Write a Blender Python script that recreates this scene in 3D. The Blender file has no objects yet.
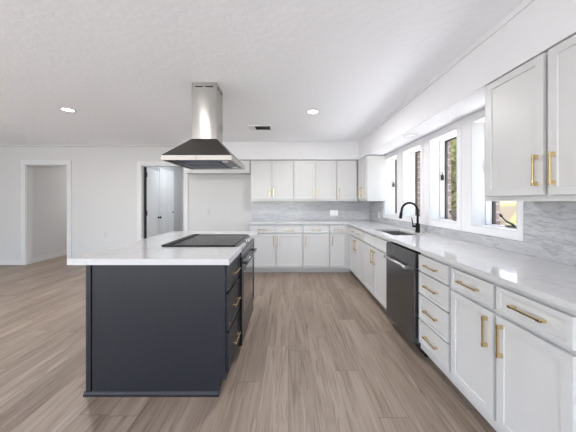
import bpy, bmesh, math, random
from mathutils import Vector, Matrix

random.seed(7)
S = bpy.context.scene
COL = S.collection
PI = math.pi
R = math.radians

# ------------------------------------------------------------------ camera, sky, sun, lights, exposure
cam_d = bpy.data.cameras.new('camera')
cam = bpy.data.objects.new('camera', cam_d)
COL.objects.link(cam)
cam.location = (0, 0, 1.30)
cam.rotation_euler = (PI/2, 0, 0)
cam_d.sensor_width = 36
cam_d.lens = 245/576*36
cam_d.shift_y = -14.8/576
cam_d.clip_start = 0.02
cam_d.clip_end = 400
S.camera = cam

S.view_settings.view_transform = 'Standard'
S.view_settings.look = 'None'
S.view_settings.gamma = 1
S.view_settings.use_curve_mapping = False
S.view_settings.exposure = 1.02
S.cycles.use_denoising = True
S.cycles.max_bounces = 10
S.cycles.diffuse_bounces = 7
S.cycles.sample_clamp_indirect = 8

W = bpy.data.worlds.new('sky')
S.world = W
W.use_nodes = True
wn = W.node_tree.nodes
bgn = wn['Background']
sky = wn.new('ShaderNodeTexSky')
sky.sky_type = 'NISHITA'
sky.sun_disc = False
sky.sun_elevation = R(64)
sky.sun_rotation = R(35)
sky.air_density = 1.0
sky.dust_density = 3.0
W.node_tree.links.new(sky.outputs[0], bgn.inputs[0])
bgn.inputs[1].default_value = 0.5

sd = bpy.data.lights.new('sun', 'SUN')
sd.energy = 14.5
sd.angle = R(1.0)
sun = bpy.data.objects.new('sun', sd)
COL.objects.link(sun)
sun.rotation_euler = Vector((-0.25, -0.35, -0.9)).to_track_quat('-Z', 'Y').to_euler()
sun.location = (6, 8, 14)

def area(name, loc, dirv, sx, sy, power, color=(1, 1, 1)):
    d = bpy.data.lights.new(name, 'AREA')
    d.shape = 'RECTANGLE'
    d.size, d.size_y = sx, sy
    d.energy = power
    d.color = color
    o = bpy.data.objects.new(name, d)
    COL.objects.link(o)
    o.location = loc
    o.rotation_euler = Vector(dirv).to_track_quat('-Z', 'Y').to_euler()
    return o

# added fill lights behind and beside the camera, tilted up to brighten the room
FILL_TINT = (0.93, 0.94, 1.0)
area('rear_fill', (-4.95, -3.45, 1.12), (0, 1, 2.2), 3.0, 2.0, 80, FILL_TINT)
area('rear_fill', (-2.78, -3.45, 1.12), (0, 1, 1.0), 0.3, 2.0, 19, FILL_TINT)  # narrow strip light added for the streak on the hood chimney
area('rear_fill', (-0.35, -3.45, 1.12), (0, 1, 2.2), 3.2, 2.0, 84, FILL_TINT)
area('left_fill', (-6.95, -0.4, 1.25), (1, 0, 1.8), 3.8, 1.9, 60, FILL_TINT)

# ------------------------------------------------------------------ material helpers
def mat(name, color, rough=0.5, metal=0.0, spec=None, bump=None, coat=0):
    m = bpy.data.materials.new(name)
    m.use_nodes = True
    p = m.node_tree.nodes['Principled BSDF']
    p.inputs['Base Color'].default_value = (*color, 1)
    p.inputs['Roughness'].default_value = rough
    p.inputs['Metallic'].default_value = metal
    if spec is not None:
        p.inputs['Specular IOR Level'].default_value = spec
    if coat:
        p.inputs['Coat Weight'].default_value = coat
    if bump:
        scale, strength = bump
        nt = m.node_tree
        tc = nt.nodes.new('ShaderNodeTexCoord')
        n = nt.nodes.new('ShaderNodeTexNoise')
        n.inputs['Scale'].default_value = scale
        n.inputs['Detail'].default_value = 3
        b = nt.nodes.new('ShaderNodeBump')
        b.inputs['Strength'].default_value = strength
        b.inputs['Distance'].default_value = 0.004
        nt.links.new(tc.outputs['Object'], n.inputs['Vector'])
        nt.links.new(n.outputs['Fac'], b.inputs['Height'])
        nt.links.new(b.outputs[0], p.inputs['Normal'])
    return m

class NT:
    """small node builder"""
    def __init__(s, m):
        s.nt = m.node_tree
        s.p = s.nt.nodes['Principled BSDF']
    def node(s, t, **kw):
        n = s.nt.nodes.new(t)
        for k, v in kw.items():
            setattr(n, k, v)
        return n
    def link(s, a, b):
        s.nt.links.new(a, b)
    def math(s, op, a, b=None, c=None):
        n = s.node('ShaderNodeMath', operation=op)
        for i, v in enumerate((a, b, c)):
            if v is None:
                continue
            if isinstance(v, (int, float)):
                n.inputs[i].default_value = v
            else:
                s.link(v, n.inputs[i])
        return n.outputs[0]
    def ramp(s, fac, stops):
        n = s.node('ShaderNodeValToRGB')
        e = n.color_ramp.elements
        while len(e) < len(stops):
            e.new(0.5)
        for el, (pos, c) in zip(e, stops):
            el.position = pos
            el.color = (*c, 1) if len(c) == 3 else c
        s.link(fac, n.inputs[0])
        return n.outputs[0]
    def noise(s, vec, scale, detail=4, rough=0.55, dist=0.0):
        n = s.node('ShaderNodeTexNoise')
        n.inputs['Scale'].default_value = scale
        n.inputs['Detail'].default_value = detail
        n.inputs['Roughness'].default_value = rough
        n.inputs['Distortion'].default_value = dist
        s.link(vec, n.inputs['Vector'])
        return n.outputs['Fac']
    def mapping(s, vec, scale=(1, 1, 1), rot=(0, 0, 0), loc=(0, 0, 0)):
        n = s.node('ShaderNodeMapping')
        n.inputs['Scale'].default_value = scale
        n.inputs['Rotation'].default_value = rot
        n.inputs['Location'].default_value = loc
        s.link(vec, n.inputs['Vector'])
        return n.outputs[0]
    def mix(s, fac, a, b, blend='MIX'):
        n = s.node('ShaderNodeMix', data_type='RGBA', blend_type=blend)
        for sock, v in ((n.inputs[0], fac), (n.inputs[6], a), (n.inputs[7], b)):
            if isinstance(v, (int, float)):
                sock.default_value = v
            elif isinstance(v, tuple):
                sock.default_value = (*v, 1)
            else:
                s.link(v, sock)
        return n.outputs[2]

M = {}
M['wall'] = mat('wall_paint', (0.575, 0.575, 0.575), 0.85, bump=(60, 0.03))
M['soffit'] = mat('soffit_lit_wall', (0.76, 0.76, 0.78), 0.85, bump=(60, 0.03))  # paler than wall_paint; bounced daylight of the window wall put into the colour
M['ceiling'] = mat('ceiling_texture', (0.91, 0.92, 0.95), 0.9, bump=(24, 0.6))
M['trim'] = mat('trim_paint', (0.63, 0.63, 0.635), 0.45)
M['white'] = mat('cabinet_white', (0.61, 0.61, 0.61), 0.38)
M['toe'] = mat('toe_kick_grey', (0.62, 0.61, 0.60), 0.5)
M['gold'] = mat('brushed_gold', (0.74, 0.58, 0.33), 0.25, 1.0)
M['navy'] = mat('island_charcoal', (0.0125, 0.0142, 0.0205), 0.42)
M['steel'] = mat('stainless', (0.13, 0.122, 0.115), 0.32, 1.0)  # dark reflection on the hood canopy put into the base colour
M['steel2'] = mat('stainless_bright', (0.75, 0.74, 0.73), 0.22, 1.0)
M['filter'] = mat('hood_filter', (0.042, 0.052, 0.085), 0.35, 0.8)
M['black'] = mat('black_matte', (0.009, 0.009, 0.010), 0.5, spec=0.22)
M['dark'] = mat('black_gap', (0.015, 0.015, 0.015), 0.8)
M['blacksteel'] = mat('black_stainless', (0.15, 0.15, 0.155), 0.25, 0.9)
M['blackglass'] = mat('black_glass', (0.012, 0.012, 0.014), 0.06, 0.0, coat=0.6)
M['cooktop'] = mat('cooktop_glass', (0.016, 0.015, 0.015), 0.25, spec=0.18)
M['bronze'] = mat('window_bronze', (0.045, 0.036, 0.030), 0.5)
M['plate'] = mat('outlet_plastic', (0.82, 0.82, 0.81), 0.4)
M['plate_grey'] = mat('outlet_plastic_grey', (0.52, 0.52, 0.52), 0.5)
M['slot'] = mat('outlet_slot', (0.25, 0.25, 0.25), 0.6)
M['door'] = mat('door_paint', (0.84, 0.85, 0.86), 0.4)
M['lawnpath'] = mat('driveway_concrete', (0.066, 0.055, 0.041), 0.9, spec=0.0, bump=(20, 0.2))
M['bounce_slab'] = mat('bounce_slab_pale', (0.74, 0.74, 0.74), 0.9, bump=(20, 0.2))
M['bark'] = mat('tree_bark', (0.20, 0.14, 0.09), 0.9, bump=(14, 0.6))
M['sinksteel'] = mat('sink_steel', (0.45, 0.44, 0.43), 0.3, 1.0)

def floor_material():
    m = mat('vinyl_plank', (0.4, 0.32, 0.25), 0.42)
    k = NT(m)
    geo = k.node('ShaderNodeNewGeometry')
    sep = k.node('ShaderNodeSeparateXYZ')
    k.link(geo.outputs['Position'], sep.inputs[0])
    PW, PL = 0.182, 1.22
    u = k.math('DIVIDE', sep.outputs[0], PW)
    row = k.math('FLOOR', u)
    wn1 = k.node('ShaderNodeTexWhiteNoise', noise_dimensions='1D')
    k.link(row, wn1.inputs['W'])
    v = k.math('ADD', k.math('DIVIDE', sep.outputs[1], PL), k.math('MULTIPLY', wn1.outputs['Value'], 7.3))
    colm = k.math('FLOOR', v)
    comb = k.node('ShaderNodeCombineXYZ')
    k.link(row, comb.inputs[0]); k.link(colm, comb.inputs[1])
    wn2 = k.node('ShaderNodeTexWhiteNoise', noise_dimensions='2D')
    k.link(comb.outputs[0], wn2.inputs['Vector'])
    # per plank shift of the grain
    off = k.node('ShaderNodeVectorMath', operation='SCALE')
    k.link(wn2.outputs['Color'], off.inputs[0]); off.inputs['Scale'].default_value = 23.0
    add = k.node('ShaderNodeVectorMath', operation='ADD')
    k.link(geo.outputs['Position'], add.inputs[0]); k.link(off.outputs[0], add.inputs[1])
    g1 = k.noise(k.mapping(add.outputs[0], (9, 0.75, 1)), 1.0, 5, 0.6, 1.2)
    g2 = k.noise(k.mapping(add.outputs[0], (70, 2.2, 1)), 1.0, 3, 0.6, 0.4)
    g3 = k.noise(k.mapping(add.outputs[0], (26, 1.6, 1)), 1.0, 5, 0.65, 1.6)
    c = k.ramp(g1, [(0.28, (0.198, 0.146, 0.109)), (0.5, (0.292, 0.231, 0.184)), (0.72, (0.365, 0.300, 0.247))])
    tone = k.ramp(wn2.outputs['Value'], [(0.0, (0.87, 0.86, 0.85)), (0.5, (0.98, 0.975, 0.97)), (1.0, (1.09, 1.09, 1.095))])
    c = k.mix(1.0, c, tone, 'MULTIPLY')
    fine = k.ramp(g2, [(0.3, (0.84, 0.83, 0.82)), (0.7, (1.10, 1.10, 1.10))])
    c = k.mix(1.0, c, fine, 'MULTIPLY')
    streak = k.ramp(g3, [(0.32, (0.55, 0.50, 0.46)), (0.48, (1, 1, 1)), (1.0, (1.04, 1.04, 1.04))])
    c = k.mix(0.8, c, streak, 'MULTIPLY')
    # joints
    fu = k.math('FRACT', u); fv = k.math('FRACT', v)
    eu = k.math('MINIMUM', fu, k.math('SUBTRACT', 1.0, fu))
    ev = k.math('MINIMUM', fv, k.math('SUBTRACT', 1.0, fv))
    ju = k.math('LESS_THAN', eu, 0.0016/PW)
    jv = k.math('LESS_THAN', ev, 0.0022/PL)
    j = k.math('MAXIMUM', ju, jv)
    c = k.mix(k.math('MULTIPLY', j, 0.55), c, (0.10, 0.075, 0.055))
    k.link(c, k.p.inputs['Base Color'])
    k.link(k.ramp(g1, [(0.2, (0.40,)*3), (0.8, (0.52,)*3)]), k.p.inputs['Roughness'])
    b = k.node('ShaderNodeBump')
    b.inputs['Strength'].default_value = 0.25; b.inputs['Distance'].default_value = 0.002
    k.link(k.math('SUBTRACT', g2, j), b.inputs['Height'])
    k.link(b.outputs[0], k.p.inputs['Normal'])
    return m
M['floor'] = floor_material()

def marble_material(name, base, dark, veincol, rot, rough, scale=1.0, amount=1.0):
    m = mat(name, base, rough)
    k = NT(m)
    geo = k.node('ShaderNodeNewGeometry')
    v = k.mapping(geo.outputs['Position'], (scale*1.0, scale*1.0, scale*4.2), rot)
    cloud = k.noise(v, 1.1, 5, 0.6, 0.8)
    c = k.ramp(cloud, [(0.30, dark), (0.62, base), (1.0, base)])
    for sc, w, s_ in ((1.3, 0.020, 0.75), (2.9, 0.028, 0.5), (6.0, 0.05, 0.28)):
        n = k.noise(k.mapping(v, (1, 1, 1), (0, 0, 0), (sc*3.1, sc, 2)), sc, 6, 0.55, 0.7)
        d = k.math('ABSOLUTE', k.math('SUBTRACT', n, 0.5))
        f = k.ramp(d, [(0.0, (1,)*3), (w, (0.0,)*3)])
        c = k.mix(k.math('MULTIPLY', f, s_*amount), c, veincol)
    k.link(c, k.p.inputs['Base Color'])
    return m
M['quartz'] = marble_material('white_quartz', (0.62, 0.62, 0.62), (0.56, 0.56, 0.565), (0.42, 0.42, 0.43), (0.2, 0.5, 0.7), 0.10, 0.8, 0.35)
M['splash'] = marble_material('grey_marble', (0.52, 0.525, 0.54), (0.41, 0.42, 0.44), (0.26, 0.27, 0.29), (R(14), R(24), 0.0), 0.22, 1.6, 0.8)

def brick_material():
    m = mat('brick', (0.4, 0.3, 0.25), 0.9)
    k = NT(m)
    geo = k.node('ShaderNodeNewGeometry')
    sep = k.node('ShaderNodeSeparateXYZ')
    k.link(geo.outputs['Position'], sep.inputs[0])
    comb = k.node('ShaderNodeCombineXYZ')
    k.link(k.math('ADD', sep.outputs[0], sep.outputs[1]), comb.inputs[0]); k.link(sep.outputs[2], comb.inputs[1])
    b = k.node('ShaderNodeTexBrick')
    k.link(comb.outputs[0], b.inputs['Vector'])
    b.inputs['Scale'].default_value = 1.0
    b.inputs['Brick Width'].default_value = 0.21
    b.inputs['Row Height'].default_value = 0.075
    b.inputs['Mortar Size'].default_value = 0.008
    b.inputs['Color1'].default_value = (0.14, 0.095, 0.075, 1)
    b.inputs['Color2'].default_value = (0.22, 0.17, 0.14, 1)
    b.inputs['Mortar'].default_value = (0.30, 0.28, 0.26, 1)
    k.link(b.outputs['Color'], k.p.inputs['Base Color'])
    return m
M['brick'] = brick_material()

def noisy_material(name, c0, c1, scale, rough):
    m = mat(name, c0, rough)
    k = NT(m)
    geo = k.node('ShaderNodeNewGeometry')
    n = k.noise(geo.outputs['Position'], scale, 5)
    k.link(k.ramp(n, [(0.3, c0), (0.7, c1)]), k.p.inputs['Base Color'])
    return m
M['lawn'] = noisy_material('lawn_grass', (0.072, 0.074, 0.032), (0.098, 0.094, 0.050), 1.2, 1.0)
M['lawn'].node_tree.nodes['Principled BSDF'].inputs['Specular IOR Level'].default_value = 0.0
M['leaf'] = noisy_material('tree_leaf', (0.36, 0.36, 0.13), (0.56, 0.53, 0.26), 2.0, 0.7)

_k = NT(M['leaf'])
_tl = _k.node('ShaderNodeBsdfTranslucent'); _tl.inputs['Color'].default_value = (0.62, 0.60, 0.16, 1)
_mx = _k.node('ShaderNodeMixShader'); _mx.inputs[0].default_value = 0.5
_out = [n for n in _k.nt.nodes if n.type == 'OUTPUT_MATERIAL'][0]
_k.link(_k.p.outputs[0], _mx.inputs[1]); _k.link(_tl.outputs[0], _mx.inputs[2]); _k.link(_mx.outputs[0], _out.inputs[0])

def brushed(name, color, rough, axis_scale):
    m = mat(name, color, rough, 1.0)
    k = NT(m)
    tc = k.node('ShaderNodeTexCoord')
    n = k.noise(k.mapping(tc.outputs['Object'], axis_scale), 1.0, 3)
    k.link(k.ramp(n, [(0.2, (rough*0.8,)*3), (0.8, (rough*1.25,)*3)]), k.p.inputs['Roughness'])
    return m
M['hoodsteel'] = brushed('hood_brushed_steel', (0.52, 0.505, 0.475), 0.17, (3, 3, 500))
_k = NT(M['hoodsteel'])
_t = _k.node('ShaderNodeTangent', direction_type='RADIAL', axis='Z')
_k.link(_t.outputs[0], _k.p.inputs['Tangent'])
_k.p.inputs['Anisotropic'].default_value = 1.0
_k.p.inputs['Anisotropic Rotation'].default_value = 0.25
M['rimsteel'] = brushed('hood_rim_steel', (0.40, 0.375, 0.345), 0.34, (6, 6, 300))

def glass_material():
    m = bpy.data.materials.new('window_glass')
    m.use_nodes = True
    nt = m.node_tree
    nt.nodes.clear()
    out = nt.nodes.new('ShaderNodeOutputMaterial')
    tr = nt.nodes.new('ShaderNodeBsdfTransparent')
    gl = nt.nodes.new('ShaderNodeBsdfGlossy'); gl.inputs['Roughness'].default_value = 0.02
    mx = nt.nodes.new('ShaderNodeMixShader'); mx.inputs[0].default_value = 0.05
    nt.links.new(tr.outputs[0], mx.inputs[1]); nt.links.new(gl.outputs[0], mx.inputs[2]); nt.links.new(mx.outputs[0], out.inputs[0])
    return m
M['glass'] = glass_material()

def lamp_material(name, color, strength):
    m = mat(name, (0.9, 0.9, 0.9), 0.5)
    p = m.node_tree.nodes['Principled BSDF']
    p.inputs['Emission Color'].default_value = (*color, 1)
    p.inputs['Emission Strength'].default_value = strength
    return m
M['lens'] = lamp_material('downlight_lens', (1.0, 0.98, 0.94), 6.0)

# ------------------------------------------------------------------ mesh helpers
class MB:
    def __init__(s):
        s.bm = bmesh.new()
    def _merge(s, t):
        me = bpy.data.meshes.new('tmp'); t.to_mesh(me); t.free()
        s.bm.from_mesh(me); bpy.data.meshes.remove(me)
    def box(s, x0, x1, y0, y1, z0, z1, bev=0.0, mi=0):
        t = bmesh.new()
        bmesh.ops.create_cube(t, size=1)
        for v in t.verts:
            v.co = Vector(((x0+x1)/2 + v.co.x*(x1-x0), (y0+y1)/2 + v.co.y*(y1-y0), (z0+z1)/2 + v.co.z*(z1-z0)))
        if bev:
            bmesh.ops.bevel(t, geom=list(t.edges), offset=bev, segments=2, affect='EDGES', profile=0.5)
        for f in t.faces: f.material_index = mi
        s._merge(t); return s
    def panel(s, x0, x1, z0, z1, y0, th, fw, rec=0.007, bev=0.0015):
        """shaker front facing -y, front plane at y0"""
        t = bmesh.new()
        bmesh.ops.create_cube(t, size=1)
        for v in t.verts:
            v.co = Vector(((x0+x1)/2 + v.co.x*(x1-x0), y0 + th/2 + v.co.y*th, (z0+z1)/2 + v.co.z*(z1-z0)))
        t.normal_update()
        fr = [f for f in t.faces if f.normal.y < -0.9]
        if fw:
            bmesh.ops.inset_region(t, faces=fr, thickness=fw, depth=0)
            bmesh.ops.inset_region(t, faces=fr, thickness=0.003, depth=-rec)
        s._merge(t); return s
    def tube(s, pts, r, seg=12, cap=True, mi=0, smooth=True):
        pts = [Vector(p) for p in pts]
        n = len(pts)
        rs = r if isinstance(r, (list, tuple)) else [r]*n
        rings = []
        up = None
        for i, p in enumerate(pts):
            d = (pts[min(i+1, n-1)] - pts[max(i-1, 0)]).normalized()
            if up is None:
                up = Vector((0, 0, 1)) if abs(d.z) < 0.9 else Vector((0, 1, 0))
            a = d.cross(up).normalized(); b = a.cross(d).normalized(); up = b
            rings.append([s.bm.verts.new(p + (a*math.cos(2*PI*k/seg) + b*math.sin(2*PI*k/seg))*rs[i]) for k in range(seg)])
        for i in range(n-1):
            for k in range(seg):
                f = s.bm.faces.new((rings[i][k], rings[i][(k+1) % seg], rings[i+1][(k+1) % seg], rings[i+1][k]))
                f.material_index = mi; f.smooth = smooth
        if cap:
            for rg in (rings[0], list(reversed(rings[-1]))):
                f = s.bm.faces.new(rg); f.material_index = mi
        return s
    def lathe(s, prof, c=(0, 0, 0), seg=32, mi=0):
        """prof: (r, z) list about a vertical axis"""
        c = Vector(c); rings = []
        for r, z in prof:
            rings.append([s.bm.verts.new(c + Vector((r*math.cos(2*PI*k/seg), r*math.sin(2*PI*k/seg), z))) for k in range(seg)])
        for i in range(len(prof)-1):
            for k in range(seg):
                f = s.bm.faces.new((rings[i][k], rings[i][(k+1) % seg], rings[i+1][(k+1) % seg], rings[i+1][k]))
                f.material_index = mi; f.smooth = True
        return s
    def hexa(s, lo, hi, mi=0):
        """lo, hi: four points each, same winding"""
        a = [s.bm.verts.new(p) for p in lo]; b = [s.bm.verts.new(p) for p in hi]
        fs = [tuple(reversed(a)), tuple(b)] + [(a[i], a[(i+1) % 4], b[(i+1) % 4], b[i]) for i in range(4)]
        for q in fs:
            f = s.bm.faces.new(q); f.material_index = mi
        return s
    def prism(s, prof, x0, x1, mi=0):
        """profile of (y, z) points extruded along x"""
        n = len(prof)
        a = [s.bm.verts.new((x0, y, z)) for y, z in prof]; b = [s.bm.verts.new((x1, y, z)) for y, z in prof]
        s.bm.faces.new(a); s.bm.faces.new(list(reversed(b)))
        for i in range(n):
            s.bm.faces.new((a[i], b[i], b[(i+1) % n], a[(i+1) % n]))
        return s
    def grid(s, us, vs, w0, w1, keep, order='xyz', mi=0):
        """solid sheet on the cells of a grid for which keep(i, j) is true; order maps (u, v, w) to axes"""
        vm = {}
        idx = {'x': 0, 'y': 1, 'z': 2}
        def V(i, j, k):
            key = (i, j, k)
            if key not in vm:
                p = [0, 0, 0]
                p[idx[order[0]]] = us[i]; p[idx[order[1]]] = vs[j]; p[idx[order[2]]] = (w0, w1)[k]
                vm[key] = s.bm.verts.new(p)
            return vm[key]
        nu, nv = len(us)-1, len(vs)-1
        K = lambda i, j: 0 <= i < nu and 0 <= j < nv and keep(i, j)
        for i in range(nu):
            for j in range(nv):
                if not K(i, j): continue
                q = [(V(i, j, 1), V(i+1, j, 1), V(i+1, j+1, 1), V(i, j+1, 1)), (V(i, j, 0), V(i, j+1, 0), V(i+1, j+1, 0), V(i+1, j, 0))]
                if not K(i-1, j): q.append((V(i, j, 0), V(i, j, 1), V(i, j+1, 1), V(i, j+1, 0)))
                if not K(i+1, j): q.append((V(i+1, j, 0), V(i+1, j+1, 0), V(i+1, j+1, 1), V(i+1, j, 1)))
                if not K(i, j-1): q.append((V(i, j, 0), V(i+1, j, 0), V(i+1, j, 1), V(i, j, 1)))
                if not K(i, j+1): q.append((V(i, j+1, 0), V(i, j+1, 1), V(i+1, j+1, 1), V(i+1, j+1, 0)))
                for f in q:
                    s.bm.faces.new(f).material_index = mi
        return s
    def build(s, name, mats, parent=None, off=None):
        if off is not None:
            bmesh.ops.translate(s.bm, verts=s.bm.verts, vec=Vector(off))
        bmesh.ops.recalc_face_normals(s.bm, faces=s.bm.faces)
        me = bpy.data.meshes.new(name)
        s.bm.to_mesh(me); s.bm.free()
        for m in (mats if isinstance(mats, (list, tuple)) else [mats]):
            me.materials.append(m)
        o = bpy.data.objects.new(name, me)
        COL.objects.link(o)
        if parent: o.parent = parent
        return o

def empty(name, loc, rz=0):
    o = bpy.data.objects.new(name, None)
    COL.objects.link(o)
    o.location = loc; o.rotation_euler = (0, 0, rz)
    o.empty_display_size = 0.1
    return o
def tag(o, label, cat, group=None):
    o['label'] = label; o['category'] = cat
    if group: o['group'] = group
    return o
def struct(o):
    o['kind'] = 'structure'
    return o
def thing(name, loc, rz, label, cat, group=None):
    return tag(empty(name, loc, rz), label, cat, group)

# ------------------------------------------------------------------ dimensions
XW = 1.69            # inner face of window wall
YB = 5.0             # inner face of back wall
XL, YR = -7.0, -3.5  # left and rear walls
ZC = 2.44            # ceiling
ZS = 2.098            # soffit underside
ZK = 0.92            # worktop
XS = 1.355           # soffit / wall cabinet fronts on the window wall
YS = 4.70            # soffit / wall cabinet fronts on the back wall
WIN = [(1.795 + 0.672*i - (0.03 if i else 0), 2.25 + 0.672*i) for i in range(4)]     # near, far edge of each window
WZ0, WZ1 = 1.075, 2.03

# ------------------------------------------------------------------ structure
struct(MB().box(-9, 2.1, YR-0.12, 8.2, -0.12, 0).build('floor', M['floor']))
struct(MB().box(-9, 2.75, YR-0.9, 8.2, ZC, ZC+0.15).build('ceiling', M['ceiling']))  # overhang past the outer walls added to keep the sun off the openings

DA = (-5.35, -4.50, 2.05)
DB = (-2.99, -2.12, 2.03)
xs = [XL-0.12, DA[0], DA[1], DB[0], DB[1], XW+0.001]
struct(MB().grid(xs, [0, DB[2], DA[2], ZC], YB, YB+0.117,
     lambda i, j: not ((i == 1 and j < 2) or (i == 3 and j < 1)), 'xzy').build('wall_back', M['wall']))
# window wall, with its four openings
ys = [YR-0.12]
for a, b in WIN: ys += [a, b]
ys.append(8.2)
inwin = lambda i, j: (i % 2 == 1 and j == 1)
struct(MB().grid(ys, [0, WZ0, WZ1, ZC], XW, 1.86, lambda i, j: not inwin(i, j), 'yzx').build('wall_right', M['soffit']))  # paler paint stands in for daylight bounced around the windows
struct(MB().grid(ys, [-0.3, WZ0-0.02, WZ1, ZC], 1.89, 1.945, lambda i, j: not inwin(i, j), 'yzx').build('wall_exterior', M['brick']))
# left and rear walls (both behind or beside the camera), openings added for fill lights
struct(MB().grid([YR-0.12, -2.4, 1.6, YB], [0, 0.3, 2.2, ZC], XL-0.12, XL, lambda i, j: not (i == 1 and j == 1), 'yzx').build('wall_left', M['wall']))
struct(MB().grid([XL-0.12, -6.45, -3.45, -2.93, -2.63, -1.95, 1.25, XW], [0, 0.08, 2.16, ZC], YR-0.12, YR, lambda i, j: not (i in (1, 3, 5) and j == 1), 'xzy').build('wall_rear', M['wall']))
# the hall behind the cased opening, the passage behind the open door
struct(MB().box(-5.50, -5.38, YB+0.117, 7.9, 0, ZC).build('wall_hall_left', M['wall']))
struct(MB().box(-5.38, -4.35, 7.8, 7.9, 0, ZC).build('wall_hall_end', M['wall']))
struct(MB().box(-4.40, -4.30, YB+0.117, 7.8, 0, ZC).build('wall_hall_right', M['wall']))
struct(MB().box(-3.32, -3.20, YB+0.117, 7.4, 0, ZC).build('wall_passage_left', M['wall']))
struct(MB().box(-3.20, -1.60, 7.3, 7.4, 0, ZC).build('wall_passage_end', M['wall']))
struct(MB().box(-1.60, -1.50, YB+0.117, 7.4, 0, ZC).build('wall_passage_right', M['wall']))

# soffit: an L of dropped ceiling above the wall cabinets
sx = [-2.02, XS, XW]; sy = [YR, YS, YB]
struct(MB().grid(sx, sy, ZS, ZC, lambda i, j: not (i == 0 and j == 0), 'xyz').build('trim_1', M['soffit']))
# slim crown line where the back wall meets the ceiling
cr = [(YB, ZC), (YB-0.035, ZC), (YB-0.03, ZC-0.014), (YB-0.012, ZC-0.03), (YB, ZC-0.035)]
struct(MB().prism(cr, XL, -2.02).build('trim_2', M['wall']))
MB_ = MB().grid([-2.02, XS-0.011, XS], [YR, YS-0.011, YS], ZC-0.038, ZC-0.0005, lambda i, j: (i == 1 or j == 1), 'xyz')
struct(MB_.build('trim_6', M['soffit']))
def casing(name, x0, x1, z1, w=0.085):
    m = MB()
    y0, y1 = YB-0.018, YB
    m.box(x0-w, x0, y0, y1, 0, z1+w, 0.003).box(x1, x1+w, y0, y1, 0, z1+w, 0.003).box(x0, x1, y0, y1, z1, z1+w, 0.003)
    # jamb lining
    m.box(x0-0.001, x0+0.014, YB-0.001, YB+0.119, 0, z1).box(x1-0.014, x1+0.001, YB-0.001, YB+0.119, 0, z1).box(x0, x1, YB-0.001, YB+0.119, z1-0.014, z1)
    return struct(m.build(name, M['trim']))
casing('trim_3', *DA)
casing('trim_4', *DB)
bb = MB()
for a, b in ((XL, DA[0]-0.085), (DA[1]+0.085, DB[0]-0.085)):
    bb.box(a, b, YB-0.014, YB, 0, 0.11, 0.003)
struct(bb.build('baseboard_back', M['trim']))
struct(MB().box(-2.035, -0.74, YB-0.014, YB, 0, 0.11, 0.003).build('baseboard_nook', M['trim']))
struct(MB().box(-5.38, -5.366, YB+0.12, 7.8, 0, 0.11, 0.003).build('baseboard_hall', M['trim']))
struct(MB().box(XL, XL+0.014, YR, YB, 0, 0.11, 0.003).build('baseboard_left', M['trim']))

# ---- windows
for i, (ya, yb) in enumerate(WIN):
    w = struct(empty('window_%d' % (i+1), (XW, (ya+yb)/2, WZ0)))
    off = (-XW, -(ya+yb)/2, -WZ0)
    c = 0.05
    MB().grid([ya-c, ya, yb, yb+c], [WZ0-0.062, WZ0, WZ1, WZ1+c], XW-0.008, XW, lambda a, b: not (a == 1 and b == 1), 'yzx').build('window_casing', M['soffit'], w, off)
    # reveal lining and inner stop
    f = MB()
    t = 0.008
    f.grid([ya, ya+t, yb-t, yb], [WZ0, WZ0+t, WZ1-t, WZ1], XW-0.008, 1.86, lambda a, b: not (a == 1 and b == 1), 'yzx')
    t2 = 0.016
    f.grid([ya+t, ya+t2, yb-t2, yb-t], [WZ0+t, WZ0+t2, WZ1-t2, WZ1-t], 1.805, 1.86, lambda a, b: not (a == 1 and b == 1), 'yzx')
    f.build('window_frame', M['trim'], w, off)
    s_ = 0.020
    MB().grid([ya, ya+s_+0.006, yb-s_-0.006, yb], [WZ0-0.01, WZ0+0.012, WZ1-s_-0.012, WZ1], 1.862, 1.888, lambda a, b: not (a == 1 and b == 1), 'yzx').build('sash', M['bronze'], w, off)
    MB().box(1.872, 1.877, ya+0.022, yb-0.022, WZ0+0.008, WZ1-0.026).build('pane', M['glass'], w, off)
    # crank on the sill
    yc = ya + 0.18
    k = MB()
    k.box(1.79, 1.845, yc-0.05, yc+0.05, WZ0+0.016, WZ0+0.028, 0.003)
    k.tube([(1.815, yc-0.01, WZ0+0.024), (1.805, yc, WZ0+0.040), (1.802, yc+0.045, WZ0+0.058), (1.806, yc+0.10, WZ0+0.10)], [0.010, 0.009, 0.007, 0.006], 8)
    k.tube([(1.806, yc+0.096, WZ0+0.096), (1.806, yc+0.112, WZ0+0.115)], 0.010, 8)
    k.build('crank_handle', M['bronze'], w, off)
    if i == 2:
        continue      # this window shows no latch
    # latch on the far jamb
    l = MB()
    zl = 1.58
    l.box(1.812, 1.846, yb-0.026, yb-0.015, zl-0.035, zl+0.03, 0.002)
    l.box(1.818, 1.832, yb-0.045, yb-0.025, zl-0.022, zl+0.0, 0.002)
    l.tube([(1.824, yb-0.040, zl), (1.816, yb-0.044, zl+0.03), (1.806, yb-0.042, zl+0.065)], 0.006, 8)
    l.build('latch', M['bronze'], w, off)

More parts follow.
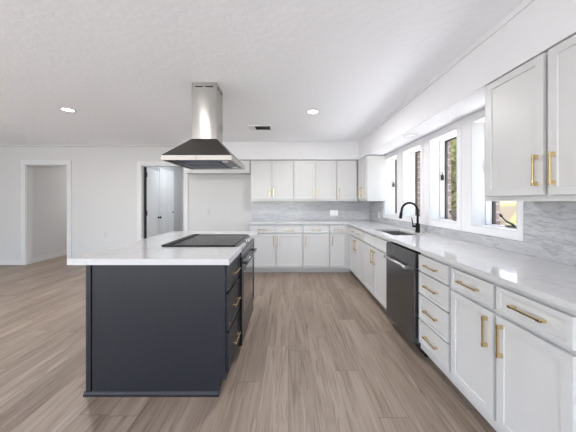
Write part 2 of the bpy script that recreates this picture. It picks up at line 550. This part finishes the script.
# ---- the open door and the closet doors of the passage behind it
d1 = struct(empty('door_1', (DB[0]+0.034, YB+0.085, 0), R(99.5)))
MB().panel(0, 0.76, 0.012, 2.005, -0.018, 0.035, 0.0).build('door_leaf', M['door'], d1)
MB().box(-0.016, 0.002, -0.022, 0.021, 0.012, 2.005).build('edge_strip', M['black'], d1)
for z in (0.25, 1.05, 1.85):
    hg = MB()
    hg.tube([(-0.004, -0.026, z-0.05), (-0.004, -0.026, z+0.05)], 0.009, 10)
    hg.box(0.0, 0.035, -0.021, -0.017, z-0.045, z+0.045)
    hg.build('hinge', M['black'], d1)
kb = MB()
for sgn in (-1, 1):
    y0 = -0.018 if sgn < 0 else 0.017
    kb.tube([(0.69, y0, 0.918), (0.69, y0+sgn*0.008, 0.918), (0.69, y0+sgn*0.010, 0.918), (0.69, y0+sgn*0.035, 0.918), (0.69, y0+sgn*0.042, 0.918), (0.69, y0+sgn*0.060, 0.918), (0.69, y0+sgn*0.066, 0.918)],
            [0.030, 0.030, 0.011, 0.011, 0.026, 0.027, 0.016], 14)
kb.build('knob', M['black'], d1)
for n, (ya, yb) in enumerate(((6.05, 6.422), (6.428, 6.80))):
    d = struct(empty('door_%d' % (n+2), (-3.20, ya, 0), PI/2))
    wd = yb-ya
    p = MB()
    p.box(0, wd, -0.03, -0.002, 0.012, 2.12)
    for z0, z1 in ((0.15, 1.02), (1.16, 2.0)):
        p.box(0.07, wd-0.07, -0.034, -0.03, z0, z1, 0.0015)
    p.build('door_leaf', M['door'], d)
    kx = wd-0.05 if n == 0 else wd-0.09
    if n == 1:
        MB().tube([(kx, -0.03, 1.0), (kx, -0.05, 1.0), (kx, -0.052, 1.0), (kx, -0.07, 1.0)], [0.009, 0.009, 0.02, 0.017], 12).build('knob', M['black'], d)
cf = MB()
cf.box(-3.20, -3.185, 5.98, 6.045, 0, 2.19).box(-3.20, -3.185, 6.805, 6.87, 0, 2.19).box(-3.20, -3.185, 6.045, 6.805, 2.125, 2.19)
struct(cf.build('trim_5', M['trim']))

# ---- garden
struct(MB().box(-60, 160, -60, 160, -0.5, -0.3).build('lawn', M['lawn']))
dr = MB()
dr.hexa([(5.6, 7.6, -0.3), (10.3, 12.0, -0.3), (70, 74, -0.3), (60, 76, -0.3)], [(5.6, 7.6, -0.285), (10.3, 12.0, -0.285), (70, 74, -0.285), (60, 76, -0.285)])
struct(dr.build('driveway', M['lawnpath']))
struct(MB().box(2.0, 4.6, -6, 9, -0.32, -0.27).build('bounce_slab', M['bounce_slab']))  # sunlit slab added to bounce light up through the windows onto the soffit

def tree(x, y, h, r, label, n=4500):
    t = thing('tree', (x, y, -0.3), 0, label, 'tree', 'garden trees outside the windows')
    MB().tube([(0, 0, 0), (0.05, 0.02, h*0.3), (-0.03, 0.05, h*0.62), (0.02, 0, h*0.85)], [0.20, 0.15, 0.10, 0.04], 10).build('trunk', M['bark'], t)
    m = MB()
    rnd = random.Random(int(x*10+y))
    for _ in range(n):
        while True:
            p = Vector((rnd.uniform(-1, 1), rnd.uniform(-1, 1), rnd.uniform(-1, 1)))
            if 0.25 < p.length < 1: break
        c = Vector((p.x*r, p.y*r, h*0.62 + p.z*h*0.42))
        a = Vector((rnd.uniform(-1, 1), rnd.uniform(-1, 1), rnd.uniform(-1, 1))).normalized()
        b = a.orthogonal().normalized()
        sz = rnd.uniform(0.14, 0.26)
        q = [c - a*sz, c + b*sz*0.45, c + a*sz, c - b*sz*0.45]
        m.bm.faces.new([m.bm.verts.new(v) for v in q])
    m.build('foliage', M['leaf'], t)
tree(7.9, 11.6, 6.0, 1.7, 'leafy tree seen through the second window from the near cabinet')
tree(8.6, 17.5, 6.0, 1.6, 'leafy tree seen past the brick edge of the farther windows')
tree(19.0, 15.5, 6.0, 1.8, 'leafy tree on the lawn seen through the window beside the near wall cabinet')
tree(15.5, 22.5, 8.5, 3.0, 'large tree farthest from the house, beyond the driveway')

# ------------------------------------------------------------------ cabinet kit (local frame: front faces -y at y = 0, width along x)
def pull(door, cx, cz, L=0.16, vert=True, y=0.0, m='gold', s=0.0048):
    k = MB()
    yb = y-0.024
    h = L/2
    if vert:
        k.box(cx-s, cx+s, yb-s, yb+s, cz-h, cz+h, 0.0015)
        for z in (cz-h+0.011, cz+h-0.011):
            k.box(cx-s-0.0015, cx+s+0.0015, yb-s-0.001, y, z-0.011, z+0.011, 0.0015)
    else:
        k.box(cx-h, cx+h, yb-s, yb+s, cz-s, cz+s, 0.0015)
        for x in (cx-h+0.011, cx+h-0.011):
            k.box(x-0.011, x+0.011, yb-s-0.001, y, cz-s-0.0015, cz+s+0.0015, 0.0015)
    return k.build('handle', M[m], door)

def shaker(name, root, x0, x1, z0, z1, fw=0.058, m='white'):
    """a front with its own origin, so that the handle hangs on it in root's frame"""
    return MB().panel(x0, x1, z0, z1, 0.0, 0.019, fw).build(name, M[m], root)

def base_cabinet(label, loc, rz, w, depth, doors=(), drawers=(), hollow=False, group=None, name='base_cabinet', m='white', dz=(0.13, 0.712), toe_over=0.0):
    """doors: (x0, x1, handle side 'l'/'r'/None); drawers: (x0, x1, z0, z1, with handle)"""
    t = thing(name, loc, rz, label, 'cabinet', group)
    b = MB()
    top = 0.888
    if hollow:
        e = 0.018
        depth -= 0.006
        b.box(0, w, 0.0245, 0.042, 0.086, top).box(0, e, 0.042, depth, 0.1, top).box(w-e, w, 0.042, depth, 0.1, top).box(e, w-e, 0.042, depth, 0.1, 0.118).box(e, w-e, depth-0.01, depth, 0.118, top)
    else:
        b.box(0, w, 0.0245, depth-0.006, 0.086, top, 0.001)
    b.build('carcass', M[m], t)
    MB().box(0, w, 0.105, 0.125, 0.0, 0.086).build('toe_kick', M['toe'], t)
    for x0, x1, hs in doors:
        d = shaker('door', t, x0, x1, *dz, m=m)
        if hs:
            pull(d, x0+0.036 if hs == 'l' else x1-0.036, dz[1]-0.115, 0.165, True)
    for x0, x1, z0, z1, hh in drawers:
        d = shaker('drawer', t, x0, x1, z0, z1, 0.030, m=m)
        if hh:
            pull(d, (x0+x1)/2, (z0+z1)/2, 0.155, False)
    return t

GB = 'white base cabinets along the back wall'
GR = 'white base cabinets under the windows'
GW = 'white wall cabinets above the back worktop'
YF = 4.375     # door plane of the back run
XF = 1.075     # door plane of the window run
dd = YB - YF
DRZ = (0.735, 0.862)
# back run, from the refrigerator nook to the corner: fronts at pixels 250-303, 303-330, 330-345
base_cabinet('white two-door base cabinet on the back wall, beside the empty refrigerator nook', (-0.70, YF, 0), 0, 0.965, dd,
             [(0.012, 0.478, 'r'), (0.487, 0.955, 'l')], [(0.012, 0.478, *DRZ, True), (0.487, 0.955, *DRZ, True)], group=GB)
base_cabinet('white one-door one-drawer base cabinet below the marble backsplash outlet', (0.267, YF, 0), 0, 0.475, dd,
             [(0.010, 0.466, 'l')], [(0.010, 0.466, *DRZ, True)], group=GB)
base_cabinet('narrow white base cabinet in the inner corner of the L-shaped worktop', (0.744, YF, 0), 0, 0.40, dd,
             [(0.012, 0.285, 'l')], [(0.012, 0.285, *DRZ, True)], group=GB)
# window run: local x runs towards the camera
dr_ = XW - XF
base_cabinet('white double-door cabinet with two small drawers, between inner corner and sink cabinet', (XF, 4.374, 0), -PI/2, 0.862, dr_,
             [(0.105, 0.468, 'r'), (0.478, 0.850, 'l')], [(0.105, 0.468, *DRZ, True), (0.478, 0.850, *DRZ, True)], group=GR, dz=(0.125, 0.712))
base_cabinet('white sink cabinet with two doors and handleless top panels, left of the dishwasher', (XF, 3.510, 0), -PI/2, 0.885, dr_,
             [(0.012, 0.434, 'r'), (0.444, 0.873, 'l')], [(0.012, 0.434, *DRZ, False), (0.444, 0.873, *DRZ, False)], hollow=True, group=GR, dz=(0.125, 0.712))
base_cabinet('white stack of four drawers with gold pulls, right of the black dishwasher', (XF, 2.030, 0), -PI/2, 0.392, dr_,
             [], [(0.014, 0.378, 0.735, 0.862, True), (0.014, 0.378, 0.553, 0.722, True), (0.014, 0.378, 0.345, 0.541, True), (0.014, 0.378, 0.148, 0.333, True)], group=GR, name='drawer_cabinet')
base_cabinet('nearest white base cabinet with two drawers over two doors, closest to camera', (XF, 1.637, 0), -PI/2, 0.735, dr_,
             [(0.018, 0.350, 'r'), (0.372, 0.712, 'l')], [(0.018, 0.350, *DRZ, True), (0.372, 0.712, *DRZ, True)], group=GR, dz=(0.148, 0.712))

# ---- dishwasher
dw = thing('dishwasher', (1.048, 2.620, 0), -PI/2, 'black stainless dishwasher built in between the sink cabinet and the drawer stack', 'dishwasher')
MB().box(0.004, 0.582, 0.060, 0.60, 0.11, 0.868).build('tub', M['black'], dw)
dwd = MB().box(0.006, 0.580, 0.0, 0.055, 0.105, 0.755, 0.004).build('door', M['blacksteel'], dw)
cp = MB()
cp.prism([(0.0, 0.757), (0.0, 0.845), (0.010, 0.868), (0.055, 0.868), (0.055, 0.757)], 0.006, 0.580)
cpo = cp.build('control_panel', M['blacksteel'], dw)
MB().box(0.05, 0.25, -0.001, 0.0005, 0.79, 0.825).build('display', M['blackglass'], cpo)
h = MB()
h.tube([(0.04, -0.026, 0.722), (0.49, -0.026, 0.722)], 0.017, 14)
for x in (0.06, 0.47):
    h.box(x-0.012, x+0.012, -0.026, 0.002, 0.708, 0.736, 0.002)
ho = h.build('handle', M['steel2'], dwd); ho['label'] = 'bright steel bar handle'
MB().box(0.006, 0.580, 0.10, 0.115, 0.0, 0.10).build('kick_plate', M['black'], dw)

# ---- wall cabinets
def wall_cabinet(label, loc, rz, w, depth, h, doors, group, hz=None, dtop=None, name='wall_cabinet'):
    t = thing(name, loc, rz, label, 'cabinet', group)
    MB().box(0, w, 0.0235, depth, 0, h, 0.001).build('carcass', M['white'], t)
    for x0, x1, hs in doors:
        d = shaker('door', t, x0, x1, 0.033, (dtop or h)-0.008)
        if hs:
            pull(d, x0+0.030 if hs == 'l' else x1-0.030, hz or 0.17, 0.165, True)
    return t
UH = ZS - 1.30 - 0.015
wd_ = YB - YS + 0.019
yq = YS - 0.019
wall_cabinet('white double-door wall cabinet at the open end, beside the refrigerator nook', (-0.718, yq, 1.30), 0, 0.826, wd_, UH, [(0.010, 0.405, 'r'), (0.414, 0.817, 'l')], GW)
wall_cabinet('white double-door wall cabinet in the middle of the back wall', (0.110, yq, 1.30), 0, 0.820, wd_, UH, [(0.010, 0.404, 'r'), (0.413, 0.811, 'l')], GW)
wall_cabinet('white single-door wall cabinet next to the inner corner of the back wall', (0.932, yq, 1.30), 0, 0.402, wd_, UH, [(0.010, 0.376, 'l')], GW)
wall_cabinet('white wall cabinet with narrow paired doors turning the corner beside the farthest window', (XS-0.019, YS-0.02, 1.30), -PI/2, 0.480, XW-XS+0.015, UH,
             [(0.016, 0.236, 'r'), (0.243, 0.470, 'l')], GW)
wall_cabinet('white two-door wall cabinet hanging over the near worktop, partly covering the nearest window', (XS-0.019, 1.690, 1.30), -PI/2, 0.815, XW-XS+0.015, UH,
             [(0.035, 0.406, 'r'), (0.432, 0.800, 'l')], 'white wall cabinet above the near worktop', hz=0.165)
oh = wall_cabinet('short white cabinet high above the empty refrigerator nook, behind the range hood', (-2.0, yq, 1.845), 0, 1.275, wd_, ZS-1.845-0.015,
             [(0.012, 0.630, None), (0.642, 1.262, None)], 'white cabinet above the refrigerator nook')

# ---- worktops
SX, SY = (1.175, 1.545), (2.74, 3.40)
sl = MB()
gx = [-0.725, 1.06, SX[0], SX[1], XW-0.001]
gy = [0.885, SY[0], SY[1], 4.36, YB-0.001]
sl.grid(gx, gy, 0.89, ZK, lambda i, j: (i >= 1 or j == 3) and not (i == 2 and j == 1), 'xyz')
tag(sl.build('worktop', M['quartz']), 'white quartz L-shaped worktop along the back wall and under the windows', 'worktop')
# backsplash
bs = MB()
bs.box(-0.722, XW-0.02, YB-0.018, YB-0.001, ZK+0.001, 1.298)
tag(bs.build('backsplash', M['splash']), 'tall grey marble backsplash on the back wall below the wall cabinets', 'backsplash')
bs = MB()
bs.grid([4.32, YB-0.019], [ZK+0.001, 1.298], XW-0.017, XW-0.001, lambda i, j: True, 'yzx')
bs.grid([1.742, 4.32], [ZK+0.001, 1.010], XW-0.017, XW-0.001, lambda i, j: True, 'yzx')
bs.grid([0.885, 1.742], [ZK+0.001, 1.298], XW-0.017, XW-0.001, lambda i, j: True, 'yzx')
tag(bs.build('backsplash', M['splash']), 'grey veined marble backsplash along the window wall, low under the windows', 'backsplash')

# ---- sink and faucet
sk = thing('kitchen_sink', ((SX[0]+SX[1])/2, (SY[0]+SY[1])/2, 0.69), 0, 'rectangular stainless undermount sink set in the worktop under the windows', 'sink')
hx, hy, zt = (SX[1]-SX[0])/2, (SY[1]-SY[0])/2, 0.889-0.69
bw = MB()
e = 0.012
bw.box(-hx-e, hx+e, -hy-e, hy+e, 0.0, 0.010)
bw.box(-hx-e, -hx, -hy-e, hy+e, 0.010, zt).box(hx, hx+e, -hy-e, hy+e, 0.010, zt).box(-hx, hx, -hy-e, -hy, 0.010, zt).box(-hx, hx, hy, hy+e, 0.010, zt)
bw.build('bowl', M['sinksteel'], sk)
MB().lathe([(0.0, 0.014), (0.02, 0.014), (0.035, 0.018), (0.045, 0.016), (0.047, 0.0101)], (0.05, 0, 0), 24).build('drain', M['steel2'], sk)

fc = thing('kitchen_faucet', (1.580, 2.985, ZK), 0, 'matte black gooseneck faucet standing behind the sink', 'faucet')
MB().lathe([(0.0, 0.0), (0.030, 0.0), (0.030, 0.006), (0.025, 0.010), (0.025, 0.105), (0.020, 0.112), (0.0, 0.112)], (0, 0, 0), 20).build('base', M['black'], fc)
pts = [(0, 0, 0.10), (0, 0, 0.17), (0, 0, 0.25)]
rr = 0.098
for a in range(0, 181, 12):
    pts.append((-rr + rr*math.cos(R(a)), 0, 0.262 + rr*math.sin(R(a))))
pts += [(-2*rr-0.004, 0, 0.235)]
MB().tube(pts, 0.0135, 14).build('neck', M['black'], fc)
MB().tube([(-2*rr-0.003, 0, 0.245), (-2*rr-0.006, 0, 0.235), (-2*rr-0.014, 0, 0.175), (-2*rr-0.015, 0, 0.168)], [0.0145, 0.0175, 0.0185, 0.015], 14).build('spray_head', M['black'], fc)
lv = MB()
lv.tube([(-0.01, 0, 0.075), (-0.060, 0, 0.075)], 0.014, 12)
lv.tube([(-0.053, 0, 0.075), (-0.060, 0, 0.10), (-0.073, 0, 0.175)], [0.009, 0.0065, 0.006], 10)
lv.build('lever', M['black'], fc)

# ---- island
IX0, IX1, IY0, IY1 = -1.348, -0.42, 1.640, 3.045
isl = thing('kitchen_island', ((IX0+IX1)/2, (IY0+IY1)/2, 0), 0, 'charcoal navy kitchen island base with gold-handled drawers', 'island')
io = (-(IX0+IX1)/2, -(IY0+IY1)/2, 0)
c = MB()
c.grid([IX0+0.01, -1.068, IX1], [IY0+0.012, 2.034, 2.722, IY1], 0.10, 0.878, lambda i, j: not (i == 1 and j == 1), 'xyz')
c.grid([IX0+0.01, -1.068, IX1-0.055], [IY0+0.012, 2.034, 2.722, IY1], 0.0, 0.10, lambda i, j: not (i == 1 and j == 1), 'xyz')
c.build('carcass', M['navy'], isl, io)
p = MB()
p.grid([IX0+0.037, IX1-0.042, IX1], [0.0, 0.105, 0.878], IY0, IY0+0.012, lambda i, j: not (i == 1 and j == 0), 'xzy')
p.build('end_panel', M['navy'], isl, io)
MB().box(IX0, IX0+0.032, IY0-0.007, IY0+0.03, 0, 0.878, 0.001).build('corner_trim', M['navy'], isl, io)
bm_ = MB()
bm_.prism([(IY0-0.014, 0), (IY0-0.014, 0.016), (IY0-0.006, 0.026), (IY0, 0.030), (IY0, 0)], IX0-0.012, IX1-0.042)
bm_.box(IX0-0.012, IX0, IY0, IY1, 0, 0.026)
bm_.build('base_moulding', M['navy'], isl, io)
for z0, z1 in ((0.694, 0.864), (0.424, 0.674), (0.144, 0.404)):
    # fronts face +X: build facing -y, then turn by hand
    hold = empty('drawer_tmp', (0, 0, 0))
    d = MB().panel(0.006, 0.382, z0, z1, 0.0, 0.020, 0.045).build('drawer', M['navy'])
    hd = pull(d, 0.194, (z0+z1)/2, 0.15, False)
    rot = Matrix.Translation(Vector((IX1+0.020+io[0], IY0+0.008+io[1], 0))) @ Matrix.Rotation(PI/2, 4, 'Z')
    d.data.transform(rot); hd.data.transform(rot)
    d.parent = isl
    bpy.data.objects.remove(hold)

iw = MB()
iw.grid([-1.452, -1.055, -0.388], [1.612, 2.040, 2.716, 3.08], 0.880, ZK, lambda i, j: not (i == 1 and j == 1), 'xyz')
tag(iw.build('island_worktop', M['quartz']), 'white quartz worktop on the charcoal island, cut around the range', 'worktop')

# ---- range (local front -y, turned to face +X)
rg = thing('range_cooker', (-0.385, 2.043, 0), PI/2, 'black stainless slide-in electric range built into the island', 'range')
RW = 0.670
MB().box(0.0, RW, 0.035, 0.655, 0.09, 0.905).build('body', M['black'], rg)
MB().box(0.02, RW-0.02, 0.09, 0.10, 0.0, 0.09).build('kick_plate', M['black'], rg)
ct = MB().box(-0.006, RW+0.006, 0.055, 0.600, 0.921, 0.930, 0.002).build('cooktop', M['cooktop'], rg)
MB().grid([-0.008, 0.012, RW-0.012, RW+0.008], [0.056, 0.066, 0.598], 0.9205, 0.9325, lambda i, j: i != 1 or j == 0, 'xyz').build('cooktop_rim', M['black'], rg)
MB().box(-0.006, RW+0.006, 0.600, 0.668, 0.921, 0.936, 0.004).build('rear_vent', M['black'], rg)
for (bx, by, r) in ((0.17, 0.20, 0.11), (0.50, 0.20, 0.09), (0.17, 0.45, 0.08), (0.50, 0.45, 0.11)):
    MB().lathe([(r, 0.9302), (r, 0.9306), (r-0.004, 0.9306), (r-0.004, 0.9302)], (bx, by, 0), 36).build('burner_ring', M['steel'], ct)
cpn = MB().prism([(0.0, 0.835), (0.0, 0.865), (0.052, 0.931), (0.056, 0.931), (0.056, 0.835)], 0, RW).build('control_panel', M['blacksteel'], rg)
for i, x in enumerate((0.06, 0.13, 0.20, 0.47, 0.54, 0.61)):
    nrm = Vector((0, -0.066, 0.052)).normalized()
    c0 = Vector((x, 0.026, 0.898))
    MB().tube([c0, c0+nrm*0.004, c0+nrm*0.0045, c0+nrm*0.024, c0+nrm*0.027], [0.024, 0.024, 0.019, 0.017, 0.013], 16).build('knob', M['steel2'], cpn)
q = MB()
q.hexa([(0.27, 0.014, 0.8835), (0.40, 0.014, 0.8835), (0.40, 0.036, 0.9113), (0.27, 0.036, 0.9113)],
       [(0.27, 0.013, 0.885), (0.40, 0.013, 0.885), (0.40, 0.035, 0.9128), (0.27, 0.035, 0.9128)])
q.build('display', M['blackglass'], cpn)
od = MB().box(0.024, RW-0.024, 0.0, 0.034, 0.275, 0.828, 0.004).build('oven_door', M['blacksteel'], rg)
MB().box(0.07, RW-0.07, -0.002, 0.004, 0.33, 0.70, 0.001).build('oven_window', M['blackglass'], od)
for x0 in (0.0, RW-0.022):
    MB().box(x0, x0+0.022, -0.001, 0.034, 0.092, 0.83).build('side_trim', M['black'], rg)
hb = MB()
hb.tube([(0.035, -0.032, 0.775), (RW-0.035, -0.032, 0.775)], 0.013, 14)
for x in (0.06, RW-0.06):
    hb.box(x-0.012, x+0.012, -0.032, 0.002, 0.763, 0.787, 0.003)
hb.build('handle', M['blacksteel'], od)
wdw = MB().box(0.024, RW-0.024, 0.0, 0.034, 0.095, 0.268, 0.004).build('drawer', M['blacksteel'], rg)

# ---- range hood
hd = thing('range_hood', (-0.788, 2.444, 1.654), 0, 'stainless steel island range hood hanging from the ceiling over the range', 'range hood')
hx, hy = 0.303, 0.342
cx0, cx1, cy0, cy1 = -0.133, 0.107, -0.101, 0.109
zr, zt = 0.041, 0.243
MB().grid([-hx, -hx+0.012, hx-0.012, hx], [-hy, -hy+0.012, hy-0.012, hy], 0, zr, lambda i, j: not (i == 1 and j == 1), 'xyz').build('rim', M['rimsteel'], hd)
MB().hexa([(-hx, -hy, zr), (hx, -hy, zr), (hx, hy, zr), (-hx, hy, zr)], [(cx0, cy0, zt), (cx1, cy0, zt), (cx1, cy1, zt), (cx0, cy1, zt)]).build('canopy', M['steel'], hd)
zz = ZC - 1.654
ch = MB()
ch.box(cx0, cx1, cy0, cy1, zt-0.002, zz-0.002, 0.0015)
cho = ch.build('chimney', M['hoodsteel'], hd)
vs_ = MB()
for x0 in (cx0+0.03, cx0+0.125):
    vs_.box(x0, x0+0.08, cy0-0.0012, cy0+0.004, zz-0.048, zz-0.038)
for y0 in (cy0+0.02, cy0+0.115):
    vs_.box(cx1-0.004, cx1+0.0012, y0, y0+0.075, zz-0.048, zz-0.038)
vs_.build('vent_slot', M['dark'], cho)
MB().box(-0.0012, 0.0012, -hy-0.0006, -hy+0.002, 0.002, zr).build('seam', M['dark'], hd)
ftm = MB()
ftm.box(-hx+0.013, hx-0.013, -hy+0.013, hy-0.013, 0.012, 0.018)
ftm.build('underside', M['filter'], hd)
for k in range(2):
    f = MB()
    y0 = -0.255 + k*0.26
    for j in range(9):
        f.box(-0.20, 0.13, y0+0.008+j*0.0265, y0+0.008+j*0.0265+0.017, 0.004, 0.012, 0.001)
    f.box(-0.215, -0.20, y0, y0+0.25, 0.003, 0.012).box(0.13, 0.145, y0, y0+0.25, 0.003, 0.012)
    f.build('baffle_filter', M['filter'], hd)
for y in (-0.2, 0.2):
    MB().tube([(0.215, y, 0.012), (0.215, y, 0.005)], 0.03, 18).build('hood_lamp', M['plate'], hd)

# ---- ceiling lights and vent
def downlight(loc, label, power, on=True):
    t = thing('recessed_downlight', loc, 0, label, 'ceiling light', 'round recessed ceiling lights')
    MB().lathe([(0.060, -0.001), (0.064, -0.009), (0.080, -0.006), (0.083, -0.001)], (0, 0, 0), 32).build('trim_ring', M['trim'], t)
    MB().lathe([(0.0, -0.0045), (0.061, -0.0045)], (0, 0, 0), 32).build('lens', M['lens'] if on else M['plate'], t)
    if on:
        d = bpy.data.lights.new('downlight_glow', 'AREA')
        d.shape = 'DISK'; d.size = 0.12; d.energy = power; d.color = (1.0, 0.98, 0.97)
        o = bpy.data.objects.new('downlight_glow', d); COL.objects.link(o)
        o.parent = t; o.location = (0, 0, -0.012)
    return t
downlight((-2.735, 3.045, ZC), 'lit recessed ceiling light over the open floor, left of the range hood', 14)
downlight((0.315, 3.11, ZC), 'lit recessed ceiling light over the aisle, right of the range hood', 14)
downlight((-1.28, 0.90, ZC), 'added lit recessed ceiling light over the near end of the island, out of view', 1.3)  # unseen lamp added to give the hood chimney its bright streak
downlight((1.48, 2.96, ZS), 'unlit round recessed light in the soffit over the sink', 0, False)
vt = thing('ceiling_vent', (-0.43, 3.79, ZC), 0, 'white louvred air vent in the ceiling behind the hood', 'vent')
MB().grid([-0.18, -0.155, 0.155, 0.18], [-0.13, -0.105, 0.105, 0.13], -0.012, -0.001, lambda i, j: not (i == 1 and j == 1), 'xyz').build('frame', M['plate'], vt)
MB().box(-0.155, 0.155, -0.105, 0.105, -0.004, -0.001).build('backing', M['dark'], vt)
for x0, x1, rz in ((-0.155, -0.075, 1), (-0.07, 0.07, 0), (0.075, 0.155, 2)):
    s = MB()
    if rz == 0:
        for j in range(5):
            y = -0.085 + j*0.042
            s.hexa([(x0, y-0.012, -0.012), (x1, y-0.012, -0.012), (x1, y-0.010, -0.012), (x0, y-0.010, -0.012)],
                   [(x0, y+0.010, -0.004), (x1, y+0.010, -0.004), (x1, y+0.012, -0.004), (x0, y+0.012, -0.004)])
    else:
        sg = -1 if rz == 1 else 0.1
        for j in range(4 if rz == 1 else 3):
            x = x0 + 0.01 + j*(0.02 if rz == 1 else 0.03)
            s.hexa([(x+sg*0.008, -0.105, -0.012), (x+sg*0.008+0.002, -0.105, -0.012), (x+sg*0.008+0.002, 0.105, -0.012), (x+sg*0.008, 0.105, -0.012)],
                   [(x-sg*0.008, -0.105, -0.004), (x-sg*0.008+0.002, -0.105, -0.004), (x-sg*0.008+0.002, 0.105, -0.004), (x-sg*0.008, 0.105, -0.004)])
    s.build('louver', M['plate'], vt)

# ---- outlets and switches
def outlet(loc, rz, label, gangs=1, m='plate'):
    t = thing('wall_outlet', loc, rz, label, 'outlet', 'wall outlets')
    w = 0.036*gangs + (0.01 if gangs > 1 else 0)
    MB().box(-w, w, -0.006, 0, -0.058, 0.058, 0.002).build('cover_plate', M[m], t)
    for g in range(gangs):
        cx = (g-(gangs-1)/2)*0.046
        for z in (-0.02, 0.02):
            so = MB().box(cx-0.015, cx+0.015, -0.0075, -0.006, z-0.014, z+0.014, 0.0005).build('socket', M[m], t)
            for x in (-0.007, 0.005):
                MB().box(cx+x, cx+x+0.002, -0.0079, -0.0074, z-0.004, z+0.006).build('slot', M['slot'], so)
outlet((0.935, YB-0.018, 1.063), 0, 'white double outlet on the back marble backsplash', 2)
outlet((XW-0.017, 4.50, 1.045), -PI/2, 'white outlet on the marble beside the farthest window, near the corner')
outlet((-3.72, YB, 0.61), 0, 'wall-coloured outlet on the plain wall left of the open door', m='plate_grey')
outlet((-1.61, YB, 1.07), 0, 'wall-coloured outlet in the empty refrigerator nook', m='plate_grey')

# added fill lights, out of view, brighten the rooms beyond the two doorways
for nm, loc, pw, colr in (('hall_fill', (-4.9, 7.0, 2.42), 12, (1, 0.97, 0.93)), ('passage_fill', (-2.3, 6.2, 2.42), 8.5, (0.90, 0.95, 1.0))):
    a = area(nm, loc, (0, 0, -1), 0.9, 0.9, pw, colr)
